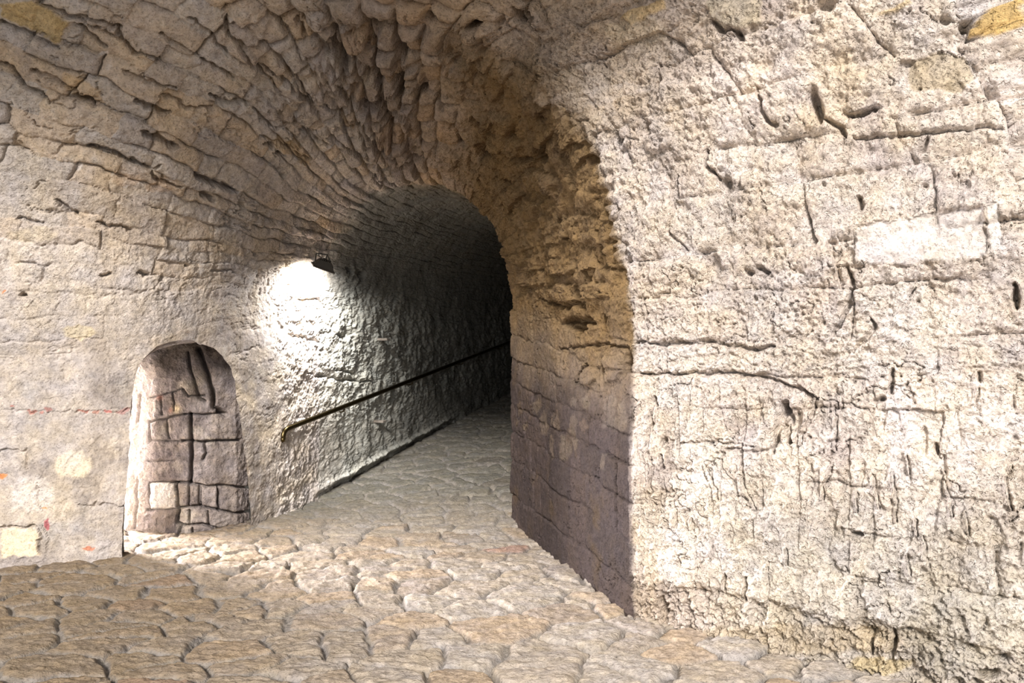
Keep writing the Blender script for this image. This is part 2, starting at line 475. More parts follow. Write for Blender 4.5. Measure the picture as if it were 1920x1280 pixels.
# vault stones vary from grey to ochre
mot = fbm(p3, 8, 4, .6, off=161); mot2 = fbm(p3, 3.2, 4, .6, off=171)
vcol = mix(C(.56, .52, .47), C(.60, .49, .36), sstep(.62, .95, idV[1])*.8)
vcol = mix(vcol, C(.44, .40, .37), sstep(.72, .95, idV[0])*.6)
ochre = sstep(.15, .5, fbm(p3, 1.1, 3, off=101))
vcol = mix(vcol, C(.66, .53, .35), ochre*.45)
vcol = mix(vcol, C(.68, .64, .58), sstep(.1, .45, mot)*.45)
vcol = mix(vcol, C(.36, .33, .31), sstep(.12, .5, mot2)*.40)
ALB = vcol
lcol = mix(C(.58, .54, .50), C(.68, .61, .50), sstep(-.1, .4, fbm(p3, 1.4, 4, off=111))*.8)
grey = sstep(.0, .4, fbm(p3, 2.1, 4, off=121))*(1-.6*sstep(.8, 1.4, TT))
lcol = mix(lcol, C(.38, .35, .33), grey*.75)
lcol = mix(lcol, C(.70, .67, .63), sstep(.2, .4, mot2)*.6)
lcol = lcol*(1-.16*m_wallL-.16*m_wallL*sstep(-.1, .35, mot2+.4*mot))[..., None]
ALB = mix(ALB, lcol, np.maximum(m_wallL, m_plast*.55))
tcol = mix(C(.56, .56, .52), C(.42, .42, .39), sstep(-.2, .4, fbm(p3, 1.5, 4, off=131)))
tcol = mix(tcol, C(.66, .62, .58), (1-sstep(2.95, 3.15, SS))*(TT < 2)*.8)
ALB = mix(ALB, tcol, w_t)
shade_in = sstep(3.12, 3.5, SS+.08*fbm(p3, 2, 3, off=181))
ALB = ALB*(1-(.55*shade_in+.62*(1-shade_in)*sstep(2.93, 3.06, SS+.05*w1)*sstep(1.1, 1.5, TT))[..., None])                            # tunnel gloom painted into the albedo, on the ceiling and deep inside
rcol = mix(C(.72, .66, .60), C(.76, .72, .67), sstep(.4, .9, idR[1])*.7)
rcol = mix(rcol, C(.74, .64, .49), sstep(.0, .45, fbm(p3, 1.6, 4, off=141))*.7)
rcol = mix(rcol, C(.58, .52, .49), sstep(.08, .45, fbm(p3, 3., 4, off=151))*.65)
rcol = mix(rcol, C(.66, .58, .49), (1-scab2)*.35*er)
rcol = mix(rcol, C(.80, .76, .71), scab1*.45*(.4+.6*low))
rcol = mix(rcol, C(.46, .38, .30), foot*.55)
gr = (1-sstep(.5, 1.2, BR))*sstep(.2, .9, -AA)*m_near
rcol = mix(rcol, C(.58, .57, .50), np.clip(gr, 0, 1)*.5)
ALB = mix(ALB, rcol, m_RW)
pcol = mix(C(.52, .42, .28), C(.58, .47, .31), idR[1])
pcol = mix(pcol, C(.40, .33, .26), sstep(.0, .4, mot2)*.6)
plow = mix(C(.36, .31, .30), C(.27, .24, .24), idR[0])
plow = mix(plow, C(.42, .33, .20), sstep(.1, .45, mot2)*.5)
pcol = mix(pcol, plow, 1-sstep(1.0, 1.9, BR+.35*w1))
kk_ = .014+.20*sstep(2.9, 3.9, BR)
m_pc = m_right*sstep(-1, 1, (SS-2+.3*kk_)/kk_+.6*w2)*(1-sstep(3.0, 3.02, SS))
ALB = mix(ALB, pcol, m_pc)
# browner and darker tones round the crown and over towards the pier
crown_brown = np.exp(-((TT-4.9)/.75)**2)*sstep(1.0, 1.8, SS+.3*w1)
ALB = mix(ALB, ALB*C(.72, .61, .48), crown_brown*.85*(1-.6*m_pc))
crown_dark = np.exp(-((TT-4.15)/.5)**2)*sstep(1.5, 2.1, SS)*(1-sstep(2.7, 3., SS))*sstep(-.4, .3, mot2+.3)
ALB = mix(ALB, ALB*C(.60, .56, .54), crown_dark*.95)

# ---- marks, cracks, holes and odd stones where the photograph shows them
vis = VIS.copy()
kx_ = PX+2.2*fbm(p3, 14, 3, off=301)*4; ky_ = PY+2.2*fbm(p3, 14, 3, off=305)*4
def box(x0, x1, y0, y1, pad):
    return np.nonzero(vis & (PX > x0-pad) & (PX < x1+pad) & (PY > y0-pad) & (PY < y1+pad))
def crack(pts, w, dep, taper=True, ridge=0.):
    """an open crack along a polyline; w and dep in centimetres at the surface"""
    pts = np.array(pts, float)
    ix = box(pts[:, 0].min(), pts[:, 0].max(), pts[:, 1].min(), pts[:, 1].max(), 30)
    X = kx_[ix]; Y = ky_[ix]; m = F/np.maximum(BASE[ix][:, 1], 1.)/100
    w = w*1.3; dep = dep*1.5
    best = np.full(X.shape, 1e9); tb = np.zeros(X.shape); sd_ = np.zeros(X.shape)
    for n, ((x1, y1), (x2, y2)) in enumerate(zip(pts[:-1], pts[1:])):
        L2 = (x2-x1)**2+(y2-y1)**2+1e-6
        t = np.clip(((X-x1)*(x2-x1)+(Y-y1)*(y2-y1))/L2, 0, 1)
        d = np.hypot(X-x1-t*(x2-x1), Y-y1-t*(y2-y1))
        u = d < best
        best = np.where(u, d, best); tb = np.where(u, (n+t)/(len(pts)-1), tb)
        sd_ = np.where(u, np.sign((X-x1)*(y2-y1)-(Y-y1)*(x2-x1)), sd_)
    ww = w*(.35+.65*np.sqrt(np.clip(4*tb*(1-tb), 0, 1))) if taper else w
    disp[ix] += -dep/100*np.exp(-(best/m/ww)**2.6)
    if ridge: disp[ix] += ridge/100*np.exp(-((best/m-w*1.6)/(w*1.2))**2)*(sd_*np.sign(ridge) < 0)*np.sign(ridge)
def ridge_line(pts, w, h):
    """a raised lime drip with an undercut on its right"""
    crack(pts, w, -h); crack([(x+w*3.4, y+2) for x, y in pts], w*.55, h*1.3)
def hole(x, y, rx, ry, dep, ang=0., p=3.):
    ix = box(x-rx, x+rx, y-ry, y+ry, max(rx, ry)+12)
    c, s2 = math.cos(math.radians(ang)), math.sin(math.radians(ang))
    X = kx_[ix]-x; Y = ky_[ix]-y
    r = np.sqrt(((X*c+Y*s2)/rx)**2+((-X*s2+Y*c)/ry)**2)
    disp[ix] -= 1.5*dep/100*np.exp(-r**p*.9)
def knob(x, y, rx, ry, h, ang=0., pit=.5, colr=None):
    """a stone standing proud of the vault, its bed washed out round it"""
    ix = box(x-rx, x+rx, y-ry, y+ry, max(rx, ry)+16)
    c, s2 = math.cos(math.radians(ang)), math.sin(math.radians(ang))
    X = kx_[ix]-x; Y = ky_[ix]-y
    U = (X*c+Y*s2)/rx; V = (-X*s2+Y*c)/ry
    r = (np.abs(U)**3.2+np.abs(V)**3.2)**(1/3.2)
    disp[ix] += h/100*(1-sstep(.84, 1.06, r))-h*pit/100*np.exp(-((r-1.22)/.18)**2)
    if colr is not None: ALB[ix] = ALB[ix]*(1-(1-sstep(.9, 1.05, r))[:, None]*.7)+np.array(colr)*(1-sstep(.9, 1.05, r))[:, None]*.7
FLT = np.zeros(BASE.shape[:2], np.float32)
def block(poly, up, colr=None, k=.8, flat=0.):
    poly = np.array(poly, float)
    ix = box(poly[:, 0].min(), poly[:, 0].max(), poly[:, 1].min(), poly[:, 1].max(), 10)
    X = kx_[ix]; Y = ky_[ix]
    ins_ = inpoly(X, Y, poly)
    best = np.full(X.shape, 1e9)
    for (x1, y1), (x2, y2) in zip(poly, np.roll(poly, -1, 0)):
        t = np.clip(((X-x1)*(x2-x1)+(Y-y1)*(y2-y1))/((x2-x1)**2+(y2-y1)**2+1e-6), 0, 1)
        best = np.minimum(best, np.hypot(X-x1-t*(x2-x1), Y-y1-t*(y2-y1)))
    e_ = sstep(0, 5, best)*ins_
    if flat > .5: FLT[ix] = np.maximum(FLT[ix], e_)
    if flat: disp[ix] = disp[ix]*(1-flat*e_)+flat*e_*(disp[ix].mean()+.15*(disp[ix]-disp[ix].mean()))
    disp[ix] += up/100*e_
    if colr is not None: ALB[ix] = ALB[ix]*(1-k*e_[:, None])+np.array(colr)*k*e_[:, None]
def patch(x, y, rx, ry, colr, k=.8):
    ix = box(x-rx, x+rx, y-ry, y+ry, max(rx, ry))
    r = np.hypot((kx_[ix]-x)/rx, (ky_[ix]-y)/ry)+.35*mot[ix]
    e_ = (1-sstep(.75, 1.1, r))*k
    ALB[ix] = ALB[ix]*(1-e_[:, None])+np.array(colr)*e_[:, None]
def inpoly(x, y, poly):
    ins = np.zeros(x.shape, bool)
    n = len(poly)
    for i in range(n):
        x1, y1 = poly[i]; x2, y2 = poly[(i+1) % n]
        c = ((y1 > y) != (y2 > y))
        ins ^= c & (x < (x2-x1)*(y-y1)/((y2-y1) if y2 != y1 else 1e-9)+x1)
    return ins

for pts, w, d in [
    ([(0, 38), (60, 65), (115, 90)], 1.2, 5), ([(0, 115), (14, 122), (45, 160), (95, 190)], 1.1, 5), ([(140, 176), (180, 195)], 1.8, 8),
    ([(265, 245), (300, 262), (332, 275)], 1.7, 8), ([(165, 272), (210, 285), (262, 308)], 1.3, 6), ([(262, 308), (290, 318), (300, 308)], 1., 4),
    ([(283, 325), (292, 337), (340, 350)], 1.0, 5), ([(367, 327), (400, 342), (442, 357)], 2.0, 9), ([(378, 362), (400, 374)], 1.8, 8),
    ([(250, 190), (285, 203), (318, 214)], 1.4, 7), ([(220, 50), (232, 72), (250, 95), (300, 108)], 1.2, 6), ([(135, 45), (170, 66), (205, 90)], 1.2, 6),
    ([(350, 30), (395, 62), (430, 100)], 1.2, 5), ([(425, 25), (424, 45), (432, 62), (460, 80), (495, 80)], 1.3, 6), ([(375, 105), (405, 128), (440, 145)], 1.2, 5),
    ([(390, 175), (415, 190), (465, 195)], 1.3, 6), ([(300, 175), (355, 202), (400, 200)], 1.1, 4), ([(475, 195), (490, 220), (510, 237), (565, 228)], 1.1, 5),
    ([(480, 115), (520, 138), (560, 170), (590, 197)], 1.3, 6), ([(555, 140), (590, 187)], 1.1, 5), ([(498, 266), (513, 276)], 1.8, 8), ([(519, 284), (534, 292)], 1.4, 7),
    ([(490, 250), (530, 270), (585, 300)], 1.0, 4), ([(452, 355), (454, 388), (437, 400)], 1.0, 4), ([(105, 378), (145, 400)], 1.1, 4), ([(180, 415), (245, 431)], 1., 4),
    ([(30, 410), (80, 415)], 1., 3), ([(187, 514), (210, 512)], 1.1, 4), ([(258, 512), (278, 515)], 1.3, 5), ([(38, 553), (52, 554)], 1.2, 5), ([(395, 507), (440, 510)], .9, 2.5),
    ([(430, 60), (470, 110), (520, 160)], 1.1, 5), ([(500, 20), (520, 40), (560, 75)], 1.1, 5), ([(555, 30), (570, 60), (610, 72)], 1.2, 6), ([(80, 10), (130, 30), (190, 40), (230, 50)], 1.2, 5),
    ([(60, 130), (110, 150), (150, 172)], 1.1, 4), ([(300, 60), (340, 85), (372, 100)], 1.1, 4), ([(230, 130), (270, 150), (330, 165)], 1.1, 4), ([(600, 195), (640, 215), (665, 235)], 1.3, 6),
    ([(610, 250), (650, 275), (700, 300)], 1.2, 5), ([(560, 240), (600, 262), (625, 270)], 1.2, 5), ([(690, 320), (730, 335), (760, 345)], 1.4, 7),
    # crown
    ([(880, 52), (893, 43), (906, 38)], 2.2, 10), ([(812, 22), (809, 35)], 2.2, 9), ([(968, 14), (975, 30), (985, 42)], 2, 9), ([(990, 18), (1004, 45)], 1.8, 8),
    ([(620, 62), (632, 78), (642, 100), (652, 122)], 3.0, 13), ([(746, 50), (752, 78), (760, 106)], 2.6, 11), ([(630, 145), (645, 180), (668, 205)], 2.0, 9),
    ([(705, 95), (708, 120), (714, 150)], 2.4, 10), ([(742, 130), (756, 150), (752, 175)], 2.2, 9), ([(716, 170), (722, 200), (735, 235)], 2.0, 8), ([(785, 155), (797, 165)], 2.2, 8),
    ([(672, 180), (690, 195), (712, 200)], 1.8, 7), ([(660, 215), (690, 250), (720, 275)], 2, 8), ([(1005, 278), (1016, 292), (1008, 300)], 2.4, 9), ([(950, 280), (975, 300), (1000, 296)], 1.6, 6),
    ([(900, 265), (912, 282), (905, 300)], 2.4, 9), ([(845, 228), (868, 245)], 1.5, 6), ([(885, 220), (900, 240)], 1.8, 7), ([(820, 175), (835, 200)], 1.6, 6), ([(930, 330), (960, 350)], 1.6, 6),
    # right wall
    ([(1588, 219), (1620, 214), (1655, 205)], .8, 6), ([(1905, 532), (1906, 580)], 1.2, 6), ([(1190, 642), (1240, 646), (1330, 640), (1420, 656), (1452, 648)], 1.1, 4),
    ([(1200, 699), (1300, 701), (1370, 697), (1430, 708), (1480, 722), (1540, 748)], .8, 3.5), ([(1478, 752), (1464, 780), (1458, 800), (1453, 825), (1452, 850)], 1.5, 6),
    ([(1470, 760), (1478, 790), (1466, 800)], 1.8, 6), ([(1475, 800), (1481, 826)], .9, 4), ([(1672, 692), (1673, 735)], .9, 4), ([(1835, 700), (1838, 715)], 1.0, 4),
    ([(1755, 828), (1758, 852)], 1.0, 4), ([(1240, 1118), (1238, 1150), (1242, 1168)], 1.8, 6), ([(1400, 1082), (1396, 1130)], .8, 3), ([(1598, 998), (1618, 1001)], 1.2, 5),
    ([(1635, 600), (1640, 615), (1600, 660)], .9, 3), ([(1325, 280), (1330, 310), (1350, 335)], 1., 4), ([(1240, 120), (1235, 160), (1232, 200)], 1.0, 3), ([(1340, 40), (1350, 55), (1385, 62)], 1.4, 5),
    ([(1385, 58), (1398, 75)], 1.6, 6), ([(1420, 165), (1440, 230), (1462, 238)], 1., 4), ([(1550, 225), (1570, 235), (1585, 260)], 1.2, 5), ([(1610, 370), (1618, 395)], 1.2, 5),
    ([(1270, 330), (1260, 440), (1290, 470)], 0.8, 2.5), ([(1590, 500), (1600, 540), (1580, 600), (1560, 640)], 1.0, 4), ([(1420, 505), (1445, 508)], 1.2, 5), ([(1600, 260), (1700, 255), (1800, 245), (1880, 240)], .8, 3),
    ([(1740, 260), (1725, 290)], 1, 3), ([(1810, 40), (1806, 60)], 1.3, 6), ([(1225, 740), (1230, 760)], .9, 4), ([(1220, 780), (1222, 810)], .8, 3), ([(1245, 850), (1244, 880)], .8, 3),
    ([(1360, 840), (1420, 845), (1460, 840)], .6, 2), ([(1275, 830), (1330, 830), (1420, 836)], .6, 2), ([(1360, 1075), (1358, 1110)], .8, 3), ([(1630, 1175), (1634, 1230)], .8, 3), ([(1675, 1180), (1672, 1235)], 1., 4),
    # pier
    ([(1058, 604), (1085, 600), (1118, 602)], 2.0, 8), ([(1080, 605), (1092, 622)], 2, 7), ([(1178, 650), (1175, 690), (1172, 710)], 1.2, 6), ([(1132, 672), (1136, 712)], 1., 4), ([(1110, 680), (1085, 700), (1080, 725)], 1., 4),
    ([(1048, 655), (1120, 645), (1180, 650)], .9, 4), ([(1015, 560), (1060, 575), (1100, 570)], 1.1, 5), ([(1130, 460), (1140, 480), (1138, 500)], 1.2, 5), ([(1055, 410), (1062, 440), (1080, 456)], 1.1, 5),
    # left wall
    ([(72, 905), (70, 935), (80, 962)], .45, 1.2), ([(0, 768), (60, 772), (245, 770)], .5, .8), ([(80, 985), (88, 1010), (85, 1040)], .4, 1.), ([(0, 845), (50, 842), (54, 880)], .7, 1.5),
    ([(145, 945), (232, 948)], .6, 1.5), ([(0, 988), (72, 988)], .8, 2), ([(74, 990), (76, 1042)], .8, 2), ([(0, 545), (80, 548), (240, 554), (290, 540), (310, 520)], .6, .7),
    ([(575, 700), (640, 712), (700, 716)], 1.2, 4), ([(565, 560), (600, 562)], 1.6, 4), ([(540, 625), (600, 640)], 1.0, 3), ([(625, 690), (665, 700)], 1.2, 4),
    ]:
    crack(pts, w, d)
for x, y, rx, ry, d, a in [(1530, 190, 11, 20, 9, -10), (1538, 220, 9, 14, 6, 0), (1245, 828, 5, 5, 5, 0), (1650, 748, 9, 5, 5, -20), (1481, 829, 4, 4, 5, 0), (1218, 245, 9, 16, 5, 0),
    (1360, 342, 10, 9, 5, 0), (1330, 490, 20, 22, 3.5, -40), (1850, 1264, 20, 7, 8, 0), (1545, 350, 6, 5, 3, 0), (1735, 350, 5, 5, 3, 0), (1555, 15, 14, 16, 5, -30), (1700, 120, 14, 8, 4, -20),
    (1405, 510, 8, 5, 4, 0), (1770, 40, 10, 8, 4, 0), (1510, 740, 26, 8, 3, 30), (1490, 790, 10, 22, 3.5, 10), (648, 96, 9, 14, 8, 0), (705, 34, 10, 12, 8, 0), (692, 70, 8, 10, 7, 0),
    (712, 190, 7, 9, 6, 0), (795, 160, 9, 6, 6, 0), (903, 282, 8, 14, 6, 0), (855, 235, 8, 6, 4, 30), (1013, 290, 8, 12, 6, 0), (1090, 612, 14, 8, 6, 0), (650, 230, 8, 8, 5, 0), (680, 515, 3.5, 12, 9, 20),
    (672, 512, 4, 7, 7, 0), (655, 505, 4, 8, 7, 0), (562, 562, 12, 5, 4, 10), (640, 628, 8, 4, 4, 0), (1240, 330, 12, 10, 3, 0), (1285, 390, 14, 10, 3, 0), (1080, 610, 20, 8, 5, 0), (1115, 300, 12, 12, 4, 0),
    (352, 500, 5, 3, 4, 0), (303, 522, 3, 6, 3, 0), (940, 40, 10, 8, 5, 0), (860, 110, 9, 7, 4, 0)]:
    hole(x, y, rx, ry, d, a)
for x, y, rx, ry, h, a in [(622, 107, 17, 19, 5, 20), (667, 127, 20, 16, 6, 10), (636, 150, 15, 32, 5, -25), (690, 165, 22, 24, 5.5, 10), (733, 155, 15, 24, 6, 0), (770, 175, 14, 20, 6, 0), (728, 85, 18, 46, 5, 0),
    (780, 140, 17, 19, 6, 0), (668, 207, 18, 20, 5, 30), (700, 222, 18, 28, 4.5, -20), (758, 222, 15, 22, 5, 0), (660, 60, 28, 24, 4, 20), (690, 260, 26, 20, 4, 30), (750, 270, 22, 26, 4, -30),
    (462, 48, 36, 30, 3.0, 20), (455, 110, 40, 22, 3, 40), (528, 150, 22, 48, 3, -40), (590, 160, 14, 26, 4, -25), (560, 115, 26, 18, 3.5, 40), (600, 45, 26, 30, 3, 0), (525, 200, 36, 20, 2.5, 25),
    (820, 80, 22, 34, 4, 10), (885, 80, 16, 30, 5, -15), (870, 130, 20, 16, 4, 0), (935, 230, 28, 18, 4, 20), (950, 270, 30, 16, 4, 20), (840, 290, 24, 20, 4, 30), (905, 60, 26, 14, 4, -20),
    (1010, 30, 12, 26, 5, -30), (1097, 428, 32, 26, 3, 5), (1062, 550, 24, 17, 3.5, 0), (1120, 545, 26, 16, 3, -5), (1000, 520, 22, 18, 3, 0), (1020, 340, 30, 18, 4, 20), (1060, 500, 28, 14, 3, 0),
    (990, 400, 18, 28, 3, 10), (1150, 690, 16, 26, 2.5, 0), (1105, 700, 14, 22, 2.5, 0), (1240, 260, 26, 24, 2.5, -10), (1410, 338, 20, 20, 2.2, 0), (1345, 300, 14, 22, 2.5, 0), (1130, 330, 16, 24, 3, 0),
    (1148, 400, 12, 16, 4, 0), (1160, 480, 12, 22, 3, 0), (1095, 250, 20, 18, 4, 0)]:
    knob(x, y, rx, ry, h, a)
for pts in [[(1320, 872), (1334, 905), (1345, 936)], [(1384, 885), (1400, 920), (1416, 956)], [(1556, 872), (1542, 905), (1538, 935)], [(1634, 882), (1640, 915), (1646, 950)], [(1672, 888), (1678, 930), (1680, 975)],
    [(1766, 880), (1776, 920), (1786, 964)], [(1893, 870), (1884, 905), (1894, 955)], [(1812, 955), (1813, 998)], [(1218, 778), (1220, 806)], [(1222, 850), (1221, 920)], [(1264, 955), (1268, 985)], [(1296, 968), (1294, 992)],
    [(1473, 1024), (1475, 1056)], [(1530, 740), (1520, 780), (1497, 834)], [(1563, 760), (1565, 846)], [(1718, 970), (1716, 1000)], [(1732, 1000), (1738, 1070)], [(1700, 1030), (1706, 1070)], [(1246, 905), (1247, 945)],
    [(1605, 920), (1604, 955)], [(1830, 720), (1828, 760)], [(1700, 850), (1702, 890)]]:
    ridge_line(pts, .9, 1.7)
block([(1605, 425), (1740, 402), (1845, 386), (1852, 482), (1690, 500), (1602, 492)], .6, (.56, .535, .51), .85, .85)
block([(1846, 384), (1872, 384), (1884, 470), (1854, 482)], .9, (.62, .60, .56), .85, .8)
block([(1812, 76), (1812, 56), (1850, 18), (1925, -8), (1925, 58), (1880, 76)], 2.5, (.66, .46, .15), .85, .4)
block([(1325, 0), (1432, -4), (1434, 48), (1388, 60), (1342, 50)], 2.0, (.58, .53, .42), .8, .5)
block([(1158, 34), (1182, 18), (1250, -4), (1262, 20), (1190, 52)], 1.6, (.70, .53, .28), .8, .3)
block([(1640, 30), (1700, 4), (1722, 12), (1655, 36)], .8, (.70, .55, .30), .7, .3)
block([(1702, 112), (1760, 94), (1810, 110), (1834, 152), (1800, 180), (1705, 172)], -1.5, (.46, .40, .28), .7)
block([(0, 988), (72, 989), (76, 1044), (0, 1046)], .5, (.72, .64, .48), .9, .7)
block([(0, 4), (60, -4), (130, 40), (114, 82), (55, 55), (0, 32)], 1., (.58, .44, .20), .8)
block([(120, 130), (190, 165), (200, 195), (150, 190), (115, 160)], .6, (.62, .46, .26), .6)
block([(488, 252), (540, 256), (590, 294), (580, 312), (535, 290)], 1., (.60, .46, .28), .6)
block([(1000, 160), (1090, 120), (1150, 130), (1130, 190), (1020, 200)], .5, (.68, .60, .50), .5, .3)
block([(1000, 190), (1180, 150), (1240, 170), (1080, 215)], .4, (.72, .66, .60), .5, .3)
for x, y, rx, ry, c_, k in [(138, 870, 34, 28, (.74, .67, .54), .8), (150, 622, 34, 14, (.70, .60, .36), .5), (60, 440, 50, 18, (.66, .58, .40), .4), (145, 310, 9, 9, (.80, .76, .72), .8), (237, 346, 6, 6, (.82, .78, .74), .8),
    (195, 100, 9, 5, (.82, .78, .75), .8), (60, 925, 45, 35, (.70, .68, .66), .45), (24, 762, 6, 3, (.45, .18, .15), .8), (60, 771, 8, 3, (.42, .20, .17), .8), (92, 767, 9, 3, (.35, .17, .15), .8),
    (78, 774, 7, 3, (.42, .2, .17), .8), (157, 770, 12, 3, (.48, .22, .18), .8), (180, 772, 7, 3, (.45, .25, .2), .8), (202, 770, 7, 3, (.5, .18, .16), .8), (228, 770, 15, 4, (.38, .22, .20), .8), (6, 892, 10, 4, (.72, .28, .10), .9),
    (168, 1026, 13, 3, (.66, .27, .16), .9), (88, 982, 4, 14, (.40, .10, .12), .85), (84, 951, 8, 3, (.72, .36, .14), .8), (10, 547, 5, 3, (.72, .25, .1), .9), (240, 335, 30, 12, (.62, .46, .30), .5), (300, 350, 30, 10, (.62, .45, .30), .45),
    (1010, 760, 8, 14, (.62, .55, .44), .7), (1022, 795, 9, 22, (.66, .58, .46), .75), (1046, 790, 7, 20, (.64, .56, .46), .7), (1078, 795, 8, 22, (.62, .55, .45), .7), (1098, 798, 6, 16, (.62, .52, .42), .6), (1145, 760, 14, 24, (.56, .50, .44), .5),
    (1150, 795, 20, 16, (.60, .54, .46), .6), (1060, 840, 10, 26, (.62, .56, .46), .75), (1038, 838, 4, 22, (.62, .55, .45), .7), (1080, 832, 5, 14, (.6, .54, .44), .7), (1136, 865, 7, 18, (.58, .53, .46), .65), (985, 800, 3, 9, (.62, .54, .42), .7),
    (972, 792, 3, 8, (.62, .54, .42), .7), (1078, 755, 5, 10, (.6, .54, .44), .6), (1100, 755, 7, 14, (.6, .54, .44), .6), (1170, 780, 8, 30, (.62, .55, .46), .5), (975, 765, 4, 14, (.6, .5, .36), .6), (1430, 900, 120, 90, (.82, .77, .70), .35),
    (1500, 1200, 260, 30, (.54, .45, .30), .5), (1330, 870, 26, 50, (.80, .78, .74), .6), (1240, 950, 60, 40, (.60, .52, .40), .3), (1250, 870, 14, 60, (.50, .45, .42), .5), (1800, 1180, 130, 90, (.52, .50, .42), .45), (1650, 1250, 60, 16, (.62, .50, .22), .5),
    (560, 190, 60, 40, (.42, .38, .36), .3), (1270, 620, 60, 20, (.78, .72, .64), .4), (1200, 60, 60, 30, (.74, .64, .46), .4), (1730, 600, 100, 30, (.84, .79, .73), .5), (1500, 520, 60, 14, (.86, .82, .78), .6), (1700, 440, 60, 30, (.80, .76, .73), .5)]:
    patch(x, y, rx, ry, c_, k)


ALB = ALB*(.90+.04*m_RW)[..., None]*(1+.18*grit[..., None]+.12*n_hi[..., None])
ALB = ALB*np.array([1.0, .97, .965], np.float32)
lowp = (1-sstep(1.1, 1.9, BR+.35*w1))  # pier shade deepened in the albedo, on top of its dirt
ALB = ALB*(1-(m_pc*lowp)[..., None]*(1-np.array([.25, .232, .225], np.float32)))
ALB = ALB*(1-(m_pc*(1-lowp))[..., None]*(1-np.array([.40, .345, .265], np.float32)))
GRN = np.clip(.75+.6*fbm(p3, 2.2, 3, off=431)+.25*m_RW*er-.25*m_wallL*(1-w_t), .25, 1.4)
GRN = GRN*(1-.75*FLT)*(1-.35*w_t)
disp_final = disp
P = BASE+NB*disp_final[..., None]
NRM = grid_normals(P)*flip

# ------------------------------------------------------------------ the doorway in the left wall
arch_px = [(226, 1075), (228, 1042), (233, 960), (240, 860), (246, 770), (251, 715), (264, 680), (285, 656), (315, 642), (345, 637),
           (375, 642), (402, 655), (425, 678), (438, 708), (444, 745), (452, 800), (460, 860), (466, 920), (470, 985), (470, 1010)]
pxs = np.array(arch_px, float)
# pixels -> grid coordinates on the shell, then smooth resample
gi = []
wz = (SS > 1.6) & (SS < 3) & (TT < 3)
for x, y in arch_px:
    _, _, k = at(x, min(y, 1060), wz)
    gi.append([sv[k[0]], tv[k[1]] if y < 1060 else 0.0])
gi = np.array(gi); gi[0, 1] = 0; gi[-1, 1] = 0; gi[0, 0] = gi[1, 0]; gi[-1, 0] = gi[-2, 0]
tt_ = np.arange(len(gi), dtype=float)
fine_t = np.linspace(0, len(gi)-1, 260)
gs = interp_cr(gi[:, None, :], fine_t)[:, 0, :]
g_j = fbm((gs[:, 0]*9, gs[:, 1]*9, gs[:, 0]*0), 1.5, 3)
gs[:, 0] += .006*g_j; gs[1:-1, 1] += .006*g_j[1:-1]; gs[:, 1] = np.maximum(gs[:, 1], 0)
# point in polygon on the grid
def inpoly(x, y, poly):
    ins = np.zeros(x.shape, bool)
    n = len(poly)
    for i in range(n):
        x1, y1 = poly[i]; x2, y2 = poly[(i+1) % n]
        c = ((y1 > y) != (y2 > y))
        ins ^= c & (x < (x2-x1)*(y-y1)/((y2-y1) if y2 != y1 else 1e-9)+x1)
    return ins
i0, i1 = np.searchsorted(sv, gs[:, 0].min())-3, np.searchsorted(sv, gs[:, 0].max())+3
j1 = np.searchsorted(tv, gs[:, 1].max())+3
poly = np.vstack([gs, [[gs[-1, 0], -.1], [gs[0, 0], -.1]]])
ins = np.zeros((NS, NT), bool)
ins[i0:i1, :j1] = inpoly(SS[i0:i1, :j1], TT[i0:i1, :j1], poly)

def surf(s, t):
    fi = np.interp(s, sv, np.arange(NS)); fj = np.interp(t, tv, np.arange(NT))
    a = np.clip(np.floor(fi).astype(int), 0, NS-2); b_ = np.clip(np.floor(fj).astype(int), 0, NT-2)
    u = (fi-a)[:, None]; v = (fj-b_)[:, None]
    return (P[a, b_]*(1-u)+P[a+1, b_]*u)*(1-v)+(P[a, b_+1]*(1-u)+P[a+1, b_+1]*u)*v
edge3 = surf(gs[:, 0], gs[:, 1])
# snap the inner vertices of cut faces to the edge curve
Fq = grid_faces(NS, NT)
insf = ins.ravel()[Fq]
nin = insf.sum(1)
hole = nin == 4
strad = (nin > 0) & (nin < 4)
vs = np.unique(Fq[strad][insf[strad]])
Pf = P.reshape(-1, 3).copy()
sc_s = 1/ (sv[iA+1]-sv[iA]); sc_t = 1/(tv[1]-tv[0])
for v_ in vs:
    i, j = divmod(int(v_), NT)
    d = ((gs[:, 0]-sv[i])*sc_s)**2+((gs[:, 1]-tv[j])*sc_t)**2
    Pf[v_] = edge3[np.argmin(d)]

ALBf = ALB.reshape(-1, 3); NF = NRM.reshape(-1, 3)
fs = sv[(Fq[:, 0]//NT)]+1e-6; ft = tv[(Fq[:, 0] % NT)]+1e-6
keep = ~hole
if flip < 0: Fq = Fq[:, ::-1]
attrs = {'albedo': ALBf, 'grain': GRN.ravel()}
def part(name, m, mat, label):
    o = submesh(name, Pf, Fq, m & keep, mat, attrs, NF)
    return tag(o, label, kind='structure')
part('wall_left', (ft < 1) & (fs < 3), M_left, 'pale plastered masonry wall on the left with a low arched doorway')
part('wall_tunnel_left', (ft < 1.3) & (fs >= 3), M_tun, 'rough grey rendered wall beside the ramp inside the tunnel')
part('ceiling', (ft >= 1) & (((ft < 4) & (fs < 3)) | ((ft >= 4) & (ft < 7) & (fs < 2) & (ft < 4.8)) | ((ft >= 4) & (ft < 4.8) & (fs >= 2) & (fs < 3))), M_vault,
     'rough rubble stone vault overhead with courses fanning out from the tunnel')
part('wall_right', (ft >= 4.8) & (fs < 2), M_right, 'large sunlit eroded limestone wall filling the right side')
